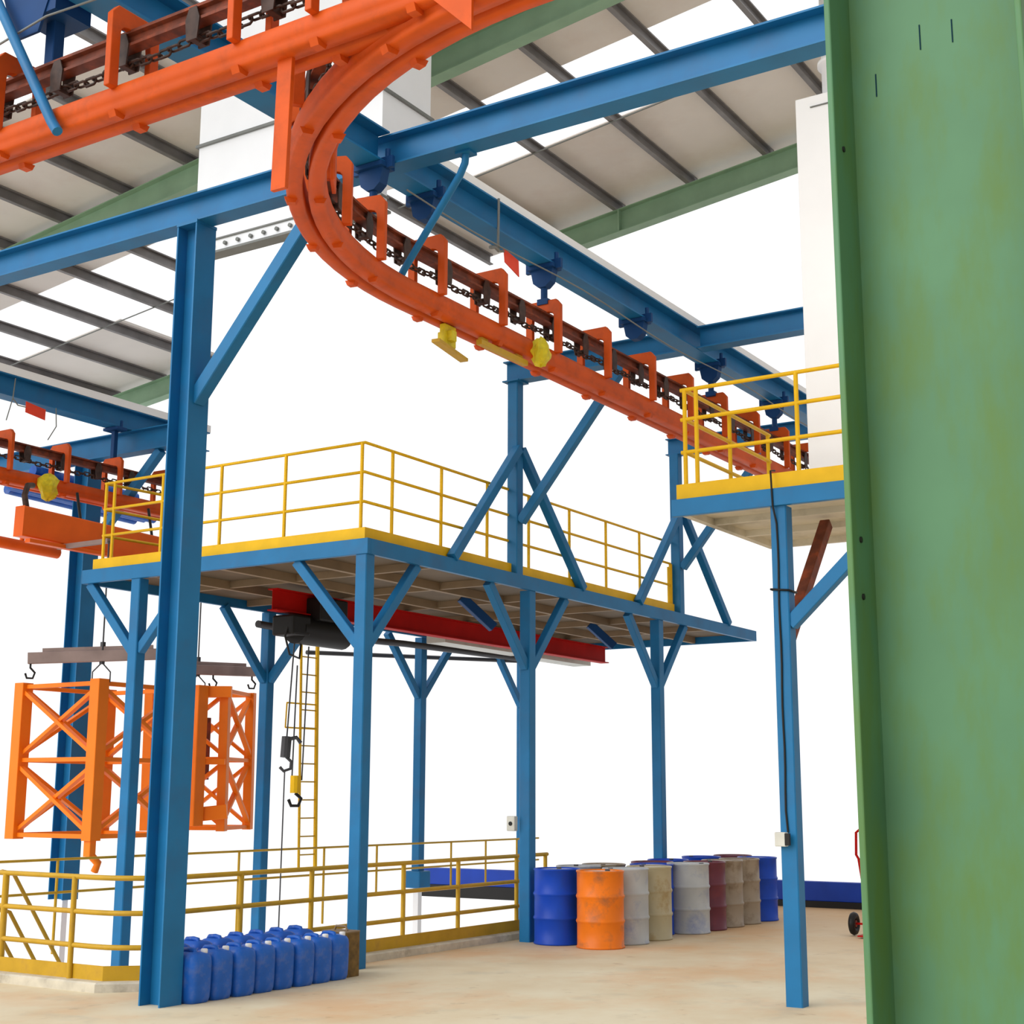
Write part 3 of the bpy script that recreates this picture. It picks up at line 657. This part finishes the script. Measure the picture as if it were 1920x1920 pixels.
t = TH('tower_section', (12.6, 14.2, 1.15), 'left orange lattice tower section hanging in front of the thick blue column', 'lattice section')
PA = lattice(t, (12.63, 14.22, 1.17), 0, 1.44, 2.0, 0.17)
t.part('ladder', MB().bar((13.35, 14.30, 1.3), (13.35, 14.30, 3.1), 0.03, 0.03).bar((13.7, 14.30, 1.3), (13.7, 14.30, 3.1), 0.03, 0.03), M['tower'])
p = MB(); p.bar((12.62, 14.22, 0.98), (12.62, 14.22, 1.2), 0.12, 0.1); p.tube([(12.62, 14.22, 1.02), (12.7, 14.15, 0.9), (12.7, 14.2, 0.8)], 0.05, 8); t.part('foot_bracket', p, M['tower'])
t = TH('tower_section', (15.3, 14.75, 1.2), 'right orange lattice tower section hanging between the tallest column and a braced post', 'lattice section')
lattice(t, (15.64, 14.90, 1.22), 0.42, 1.15, 2.05, 0.13, -0.03)
p = MB()
p.bar((15.2, 15.0, 1.3), (15.2, 15.0, 3.28), 0.14, 0.2); p.bar((15.55, 14.72, 3.2), (15.0, 15.5, 3.2), 0.1, 0.16); p.bar((15.55, 14.72, 1.5), (15.0, 15.5, 1.4), 0.1, 0.2)
p.bar((15.5, 14.75, 2.2), (15.0, 15.4, 2.2), 0.08, 0.08)
t.part('end_frame', p, M['tower'])
p = MB(); p.box(15.35, 15.75, 15.3, 15.7, 1.95, 2.85); t.part('drum', p, M['rust'])

def spreader(label, x0, y0, x1, y1, z, hx, ztop, hooks, dz=0.0, arm=None):
    t = TH('spreader_bar', (hx[0], hx[1], z), label, 'lifting bar')
    p = MB(); p.bar((x0, y0, z-dz), (x1, y1, z+dz), 0.10, 0.14); p.bar((x0+(x1-x0)*0.1, y0+(y1-y0)*0.1, z-dz*0.8+0.09), (x0+(x1-x0)*0.9, y0+(y1-y0)*0.9, z+dz*0.8+0.09), 0.05, 0.06); t.part('bar', p, M['bar'])
    for f_ in hooks:
        c = V((x0+(x1-x0)*f_, y0+(y1-y0)*f_, z-0.06-dz+2*dz*f_)); p = MB()
        p.tube([c, c+V((0, 0, -0.06)), c+V((0.05, -0.03, -0.12)), c+V((0.03, -0.02, -0.19)), c+V((-0.03, 0.02, -0.19)), c+V((-0.05, 0.03, -0.13))], 0.014, 6); t.part('hook', p, M['black'])
    p = MB(); p.tube([(hx[0], hx[1], z+0.05), (hx[0], hx[1], ztop)], 0.011, 6); p.bar((hx[0], hx[1], z-0.1), (hx[0], hx[1], z+0.18), 0.05, 0.05); t.part('wire_rope', p, M['darkgrey'])
    p = MB(); 
    for dx in (-0.12, 0.12): p.tube([(hx[0], hx[1], z-0.08), (hx[0]+dx*0.55, hx[1]-dx*0.75, z-0.2), (hx[0]+dx*0.55, hx[1]-dx*0.75, z-0.33)], 0.009, 6)
    t.part('sling', p, M['darkgrey'])
    p = MB(); p.bar((hx[0], hx[1], ztop), arm, 0.06, 0.06); t.part('arm', p, M['bar'])
spreader('left brown lifting bar above the left orange lattice section', 12.05, 14.9, 13.2, 13.65, 3.46, (12.66, 14.235), 4.95, (0.02,), 0.045, (12.66, 15.2, 4.95))
spreader('right brown lifting bar above the right orange lattice section', 14.6, 15.2, 16.25, 14.95, 3.52, (15.25, 15.12), 4.95, (0.55, 0.98), 0.03, (14.6, 15.2, 4.93))

# ------------------------------------------------------------------ hoist, ropes and ladder under the platform
t = TH('hoist_runway', (17, 12.2, 4.1), 'dark red hoist beam fixed below the long platform', 'beam')
p = MB(); p.hbeam((13.55, 12.2, 4.15), (22.2, 12.2, 4.15), 0.28, 0.16); t.part('girder', p, M['red'])
t = TH('electric_hoist', (14.3, 12.2, 3.8), 'black electric hoist hanging at the near end of the red beam', 'hoist')
p = MB(); p.tube([(14.0, 12.2, 3.82), (14.95, 12.2, 3.82)], 0.19, 18); t.part('drum', p, M['black'])
p = MB(); p.box(13.75, 14.1, 12.02, 12.38, 3.72, 3.98); t.part('motor', p, M['black'], bevel=0.03)
p = MB(); p.box(14.2, 14.75, 11.95, 12.45, 3.94, 4.24); t.part('trolley_frame', p, M['black'], bevel=0.02)
p = MB(); p.tube([(13.8, 12.1, 3.95), (13.72, 12.12, 3.7), (13.85, 12.15, 3.48), (14.1, 12.2, 3.45), (14.12, 12.2, 3.65)], 0.014, 6); t.part('cable_loop', p, M['black'])
t = TH('hoist_hook', (14.13, 12.2, 2.3), 'black hook block on a rope beside the yellow ladder', 'hook')
p = MB(); p.tube([(14.05, 12.25, 3.65), (14.02, 12.3, 2.45)], 0.010, 6); p.tube([(14.0, 12.3, 2.05), (13.98, 12.3, -0.2)], 0.009, 6); t.part('wire_rope', p, M['darkgrey'])
p = MB(); p.bar((14.0, 12.3, 2.20), (14.02, 12.3, 2.46), 0.11, 0.12, c=0.5); p.tube([(14.0, 12.3, 2.42), (14.09, 12.2, 2.45), (14.13, 12.16, 2.38)], 0.025, 8)
p.tube([(14.0, 12.3, 2.22), (14.06, 12.25, 2.15), (14.05, 12.25, 2.06), (13.98, 12.3, 2.03), (13.94, 12.33, 2.08)], 0.020, 8); t.part('hook_block', p, M['darkgrey'])
t = TH('hoist_hook', (14.40, 12.26, 1.8), 'yellow hook block with black hook below the black one', 'hook')
p = MB(); p.tube([(14.42, 12.51, 3.4), (14.36, 12.49, 1.92)], 0.010, 6); p.tube([(14.52, 12.41, 3.65), (14.46, 12.41, 1.92)], 0.010, 6); t.part('wire_rope', p, M['darkgrey'])
p = MB(); p.bar((14.40, 12.46, 1.76), (14.40, 12.46, 1.98), 0.12, 0.13, c=0.5); t.part('hook_block', p, M['yellow'])
p = MB(); p.tube([(14.40, 12.46, 1.76), (14.46, 12.41, 1.69), (14.43, 12.43, 1.60), (14.36, 12.49, 1.60), (14.33, 12.51, 1.68)], 0.022, 8); t.part('hook', p, M['black'])
t = TH('cable_trunking', (19, 13.1, 4.05), 'long grey-beige box trunking below the far side of the platform', 'trunking')
p = MB(); p.box(17.9, 20.3, 12.6, 12.95, 4.02, 4.20); t.part('trunk', p, M['greybox'])
p = MB(); p.box(20.6, 22.4, 12.6, 12.95, 4.00, 4.15); t.part('trunk', p, M['greybox'])
t = TH('supply_pipe', (18, 13.4, 4.1), 'dark pipe slung below the back edge of the platform', 'pipe')
p = MB(); p.tube([(14.5, 13.3, 4.0), (16.0, 13.4, 3.98), (18.0, 13.45, 4.05), (22.0, 13.5, 4.1)], 0.05, 10); t.part('pipe', p, M['darkgrey'])
p = MB(); p.tube([(17.5, 15.0, 3.95), (22.0, 13.7, 4.10)], 0.035, 8); t.part('pipe', p, M['darkgrey'])
for a_, b_, lb in (((15.63, 10.75, 4.31), (15.98, 10.47, 3.93), 'left one near the middle of the red beam'), ((19.17, 10.80, 4.31), (19.42, 10.52, 3.98), 'right one near the red beam far end')):
    p = MB(); p.bar(a_, b_, 0.13, 0.12)
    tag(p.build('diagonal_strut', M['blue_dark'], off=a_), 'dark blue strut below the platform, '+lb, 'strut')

t = TH('access_ladder', (17.1, 14.6, 0), 'narrow yellow ladder hanging behind the hoist ropes', 'ladder')
for x0, x1, r_ in ((16.90, 17.02, 0.02), (17.28, 17.40, 0.03)):
    p = MB(); p.bar((x1-(x1-x0)*0.16, 14.6, 0.66), (x0, 14.6, 4.3), r_*1.3, r_*1.8); t.part('stile', p, M['yellow'])
for i in range(13):
    z = 0.85+i*0.27; f_ = z/4.3; p = MB(); p.tube([(17.02-0.12*f_, 14.6, z), (17.40-0.12*f_, 14.6, z)], 0.011, 6); t.part('rung', p, M['oldyellow'])
for x0 in (16.90, 17.28):
    p = MB(); p.bar((x0, 14.62, 4.24), (x0, 13.925, 4.34), 0.05, 0.03); t.part('bracket', p, M['yellow'])
p = MB(); p.tube([(16.62, 14.6, 3.1), (17.3, 14.6, 3.1)], 0.013, 6); p.tube([(16.60, 14.6, 2.73), (17.3, 14.6, 2.73)], 0.013, 6); p.tube([(16.62, 14.6, 3.1), (16.60, 14.6, 2.73)], 0.012, 6); t.part('cage_hoop', p, M['yellow'])

# ------------------------------------------------------------------ drums
def drum_profile(R=0.279, H=0.88):
    pr = [(0.0, 0.012), (R-0.02, 0.012), (R-0.004, 0.0), (R+0.006, 0.008), (R+0.004, 0.022), (R-0.004, 0.03)]
    for zc in (0.305, 0.585):
        pr += [(R-0.004, zc-0.03), (R+0.004, zc-0.014), (R+0.010, zc), (R+0.004, zc+0.014), (R-0.004, zc+0.03)]
    pr += [(R-0.004, H-0.03), (R+0.004, H-0.02), (R+0.006, H-0.006), (R-0.004, H), (R-0.014, H-0.004), (R-0.016, H-0.018)]
    return pr
protos = {}
def drum(x, y, kind, label, lid='lid', rot=0.0):
    g = 'steel drums in the rows beside the pit'
    key = (kind, lid)
    if key not in protos:
        o = thing('oil_drum', (x, y, 0), label, 'drum', g); o.rotation_euler = (0, 0, rot)
        MB().lathe(drum_profile(), n=40).build('drum_body', BM[kind], o)
        p = MB().lathe([(0.275, 0.862), (0.0, 0.864)], n=40); l_ = p.build('lid', BM[lid] if lid != kind else BM[kind], o)
        p = MB(); p.cyl((0.18, 0, 0.862), (0.18, 0, 0.882), 0.03, 12); p.build('bung', M['darkgrey'], l_)
        protos[key] = o; return o
    return dup(protos[key], (x, y, 0), label, rot, g)
drum(15.40, 9.15, 'blue', 'blue steel drum beside the post, first on the left of the front row', 'lid', 0.4)
drum(15.30, 8.50, 'orange', 'orange steel drum with scuffed paint, nearest of the drums')
drum(15.93, 8.50, 'grey', 'light grey drum with a blue smear, right of the orange drum', 'lid', 2.2)
drum(16.56, 8.50, 'tan', 'rust-stained tan drum right of the blue-smeared grey drum', 'lid', 1.0)
drum(17.14, 8.76, 'blue', 'mostly hidden blue drum between the stained tan drum and a pale grey one', 'lid', 3.0)
drum(17.58, 8.46, 'grey', 'pale grey drum left of the maroon drum', 'lid', 5.1)
drum(18.14, 8.48, 'maroon', 'maroon red drum in the middle of the front row', 'maroon')
drum(18.71, 8.48, 'taupe', 'grey-brown drum touching the right side of the maroon drum', 'lid', 2.0)
drum(19.29, 8.48, 'taupe', 'brown streaked drum left of the last blue drum', 'maroon', 4.0)
drum(19.90, 8.47, 'blue', 'blue drum at the right end of the front row', 'lid', 1.9)
drum(16.15, 9.28, 'grey', 'grey drum in the back row behind the blue-smeared grey drum', 'lid', 0.7)
drum(16.75, 9.25, 'taupe', 'brown drum in the back row behind the stained tan drum', 'lid', 3.6)
drum(17.72, 9.05, 'maroon', 'maroon drum in the back row behind the pale grey drum', 'maroon', 2.6)
drum(18.42, 9.16, 'blue', 'blue-lidded drum in the back row right of the rear post', 'blue', 0.2)
drum(20.35, 9.05, 'maroon', 'maroon drum in the back row behind the last blue drum', 'maroon', 4.4)
drum(19.62, 9.22, 'blue', 'blue-lidded drum in the back row behind the brown streaked drum', 'blue', 1.4)

# ------------------------------------------------------------------ jerrycans
def rrect(wx, wy, z, e=4.0, n=28, cx=0, cy=0):
    out = []
    for k_ in range(n):
        a = 2*PI*k_/n; c, s_ = math.cos(a), math.sin(a)
        out.append((cx+math.copysign(abs(c)**(2/e), c)*wx/2, cy+math.copysign(abs(s_)**(2/e), s_)*wy/2, z))
    return out
def can_proto(loc, label, g, body, capm, hh=1.0):
    o = thing('jerrycan', loc, label, 'jerrycan', g)
    b_ = MB(); prof = [(0.0, 0.82), (0.01, 0.90), (0.04, 0.955), (0.12, 0.985), (0.24, 1.0), (0.33, 1.0), (0.37, 0.965), (0.395, 0.87), (0.41, 0.72), (0.418, 0.5)]
    b_.loft([rrect(0.262*s_, 0.30*s_, z*hh, 4.5, 36) for z, s_ in prof]); b_.build('can_body', body, o)
    h = MB(); h.tube([(-0.02, -0.06, 0.40*hh), (-0.02, -0.05, 0.428*hh), (-0.02, 0.0, 0.434*hh), (-0.02, 0.08, 0.428*hh), (-0.02, 0.10, 0.40*hh)], 0.02, 8); h.build('handle', body, o)
    c = MB(); c.lathe([(0.0, 0.44), (0.024, 0.44), (0.03, 0.432), (0.03, 0.395), (0.0, 0.395)], (0.06, -0.085, 0), 16); c.build('screw_cap', capm, o, label='screw cap')
    return o
M['dustblue'] = mat('dusty_blue_plastic', (0.012, 0.09, 0.42), 0.5, var=0.2, scale=5, dirt=(0.45, 0.42, 0.46), dirt_amt=0.8, dscale=6)
g1, g2 = 'blue jerrycans in the front row', 'blue jerrycans in the back row'
fx = [9.40, 9.672, 9.944, 10.214, 10.484, 10.752, 11.018, 11.284]
fl = ['blue jerrycan against the tallest column, first of the front row', 'blue jerrycan in the front row, second from the tallest column', 'blue jerrycan in the front row, third from the tallest column',
      'blue jerrycan in the front row, fourth from the tallest column', 'blue jerrycan in the front row, fourth from the brown tin', 'blue jerrycan in the front row, third from the brown tin',
      'blue jerrycan in the front row, second from the brown tin', 'blue jerrycan in the front row, touching the brown tin']
can = can_proto((fx[0], 9.24, 0), fl[0], g1, M['canblue'], M['cap'])
for i in range(1, 8): dup(can, (fx[i], 9.24+0.01*math.sin(i*2.1), 0), fl[i], 0.03*math.sin(i*1.7), g1)
bx = [9.5, 9.78, 10.06, 10.34, 10.62, 10.9, 11.17]
wd = ['first', 'second', 'third', 'fourth', 'fifth', 'sixth', 'last']
bl = ['dusty blue jerrycan in the back row against the railing, '+w_+' from the tallest column' for w_ in wd]
can2 = can_proto((bx[0], 9.58, 0), bl[0], g2, M['dustblue'], M['dustblue'], 1.10)
for i in range(1, 7): dup(can2, (bx[i], 9.58, 0), bl[i], 0.05*math.sin(i*2.3), g2)
t = TH('square_tin', (11.54, 9.3, 0), 'rusty brown square tin at the right end of the jerrycans', 'tin')
p = MB(); p.loft([rrect(0.22, 0.34, z, 8) for z in (0.0, 0.01, 0.40, 0.42)], smooth=False)
t.o.location = (11.54, 9.34, 0)
o = p.build('tin_body', M['brownbin'], t.o)
p = MB(); p.loft([rrect(0.225, 0.345, z, 8) for z in (0.418, 0.43)], smooth=False); p.tube([(0, -0.08, 0.43), (0, -0.06, 0.47), (0, 0.06, 0.47), (0, 0.08, 0.43)], 0.012, 6); p.build('tin_lid', M['joist'], t.o)

# ------------------------------------------------------------------ hand truck behind the green column
t = TH('hand_truck', (18.4, 6.37, 0), 'red hand truck with a dark wheel, half hidden behind the green column', 'hand truck')
p = MB(); p.tube([(18.5, 6.37, 0.2), (18.5, 6.47, 0.95), (18.5, 6.50, 1.0), (18.5, 6.49, 1.28), (18.5, 6.43, 1.33), (18.5, 6.05, 1.33), (18.5, 5.99, 1.28), (18.5, 6.03, 0.2)], 0.018, 8)
p.bar((18.5, 6.40, 0.6), (18.5, 6.02, 0.6), 0.03, 0.03); t.part('handle_frame', p, M['red'])
for y in (6.53, 5.85):
    p = MB(); p.tube([(18.4+0.10*math.cos(a), y, 0.15+0.10*math.sin(a)) for a in [2*PI*i/20 for i in range(20)]], 0.045, 8, closed=True); w_ = t.part('wheel', p, M['black'])
    p = MB(); p.cyl((18.4, y-0.03, 0.15), (18.4, y+0.03, 0.15), 0.045, 12); t.part('wheel_hub', p, M['rust'], w_)
p = MB(); p.bar((18.4, 5.82, 0.15), (18.4, 6.52, 0.15), 0.025, 0.025); p.box(18.05, 18.5, 6.02, 6.37, 0.02, 0.035); t.part('toe_plate', p, M['red'])
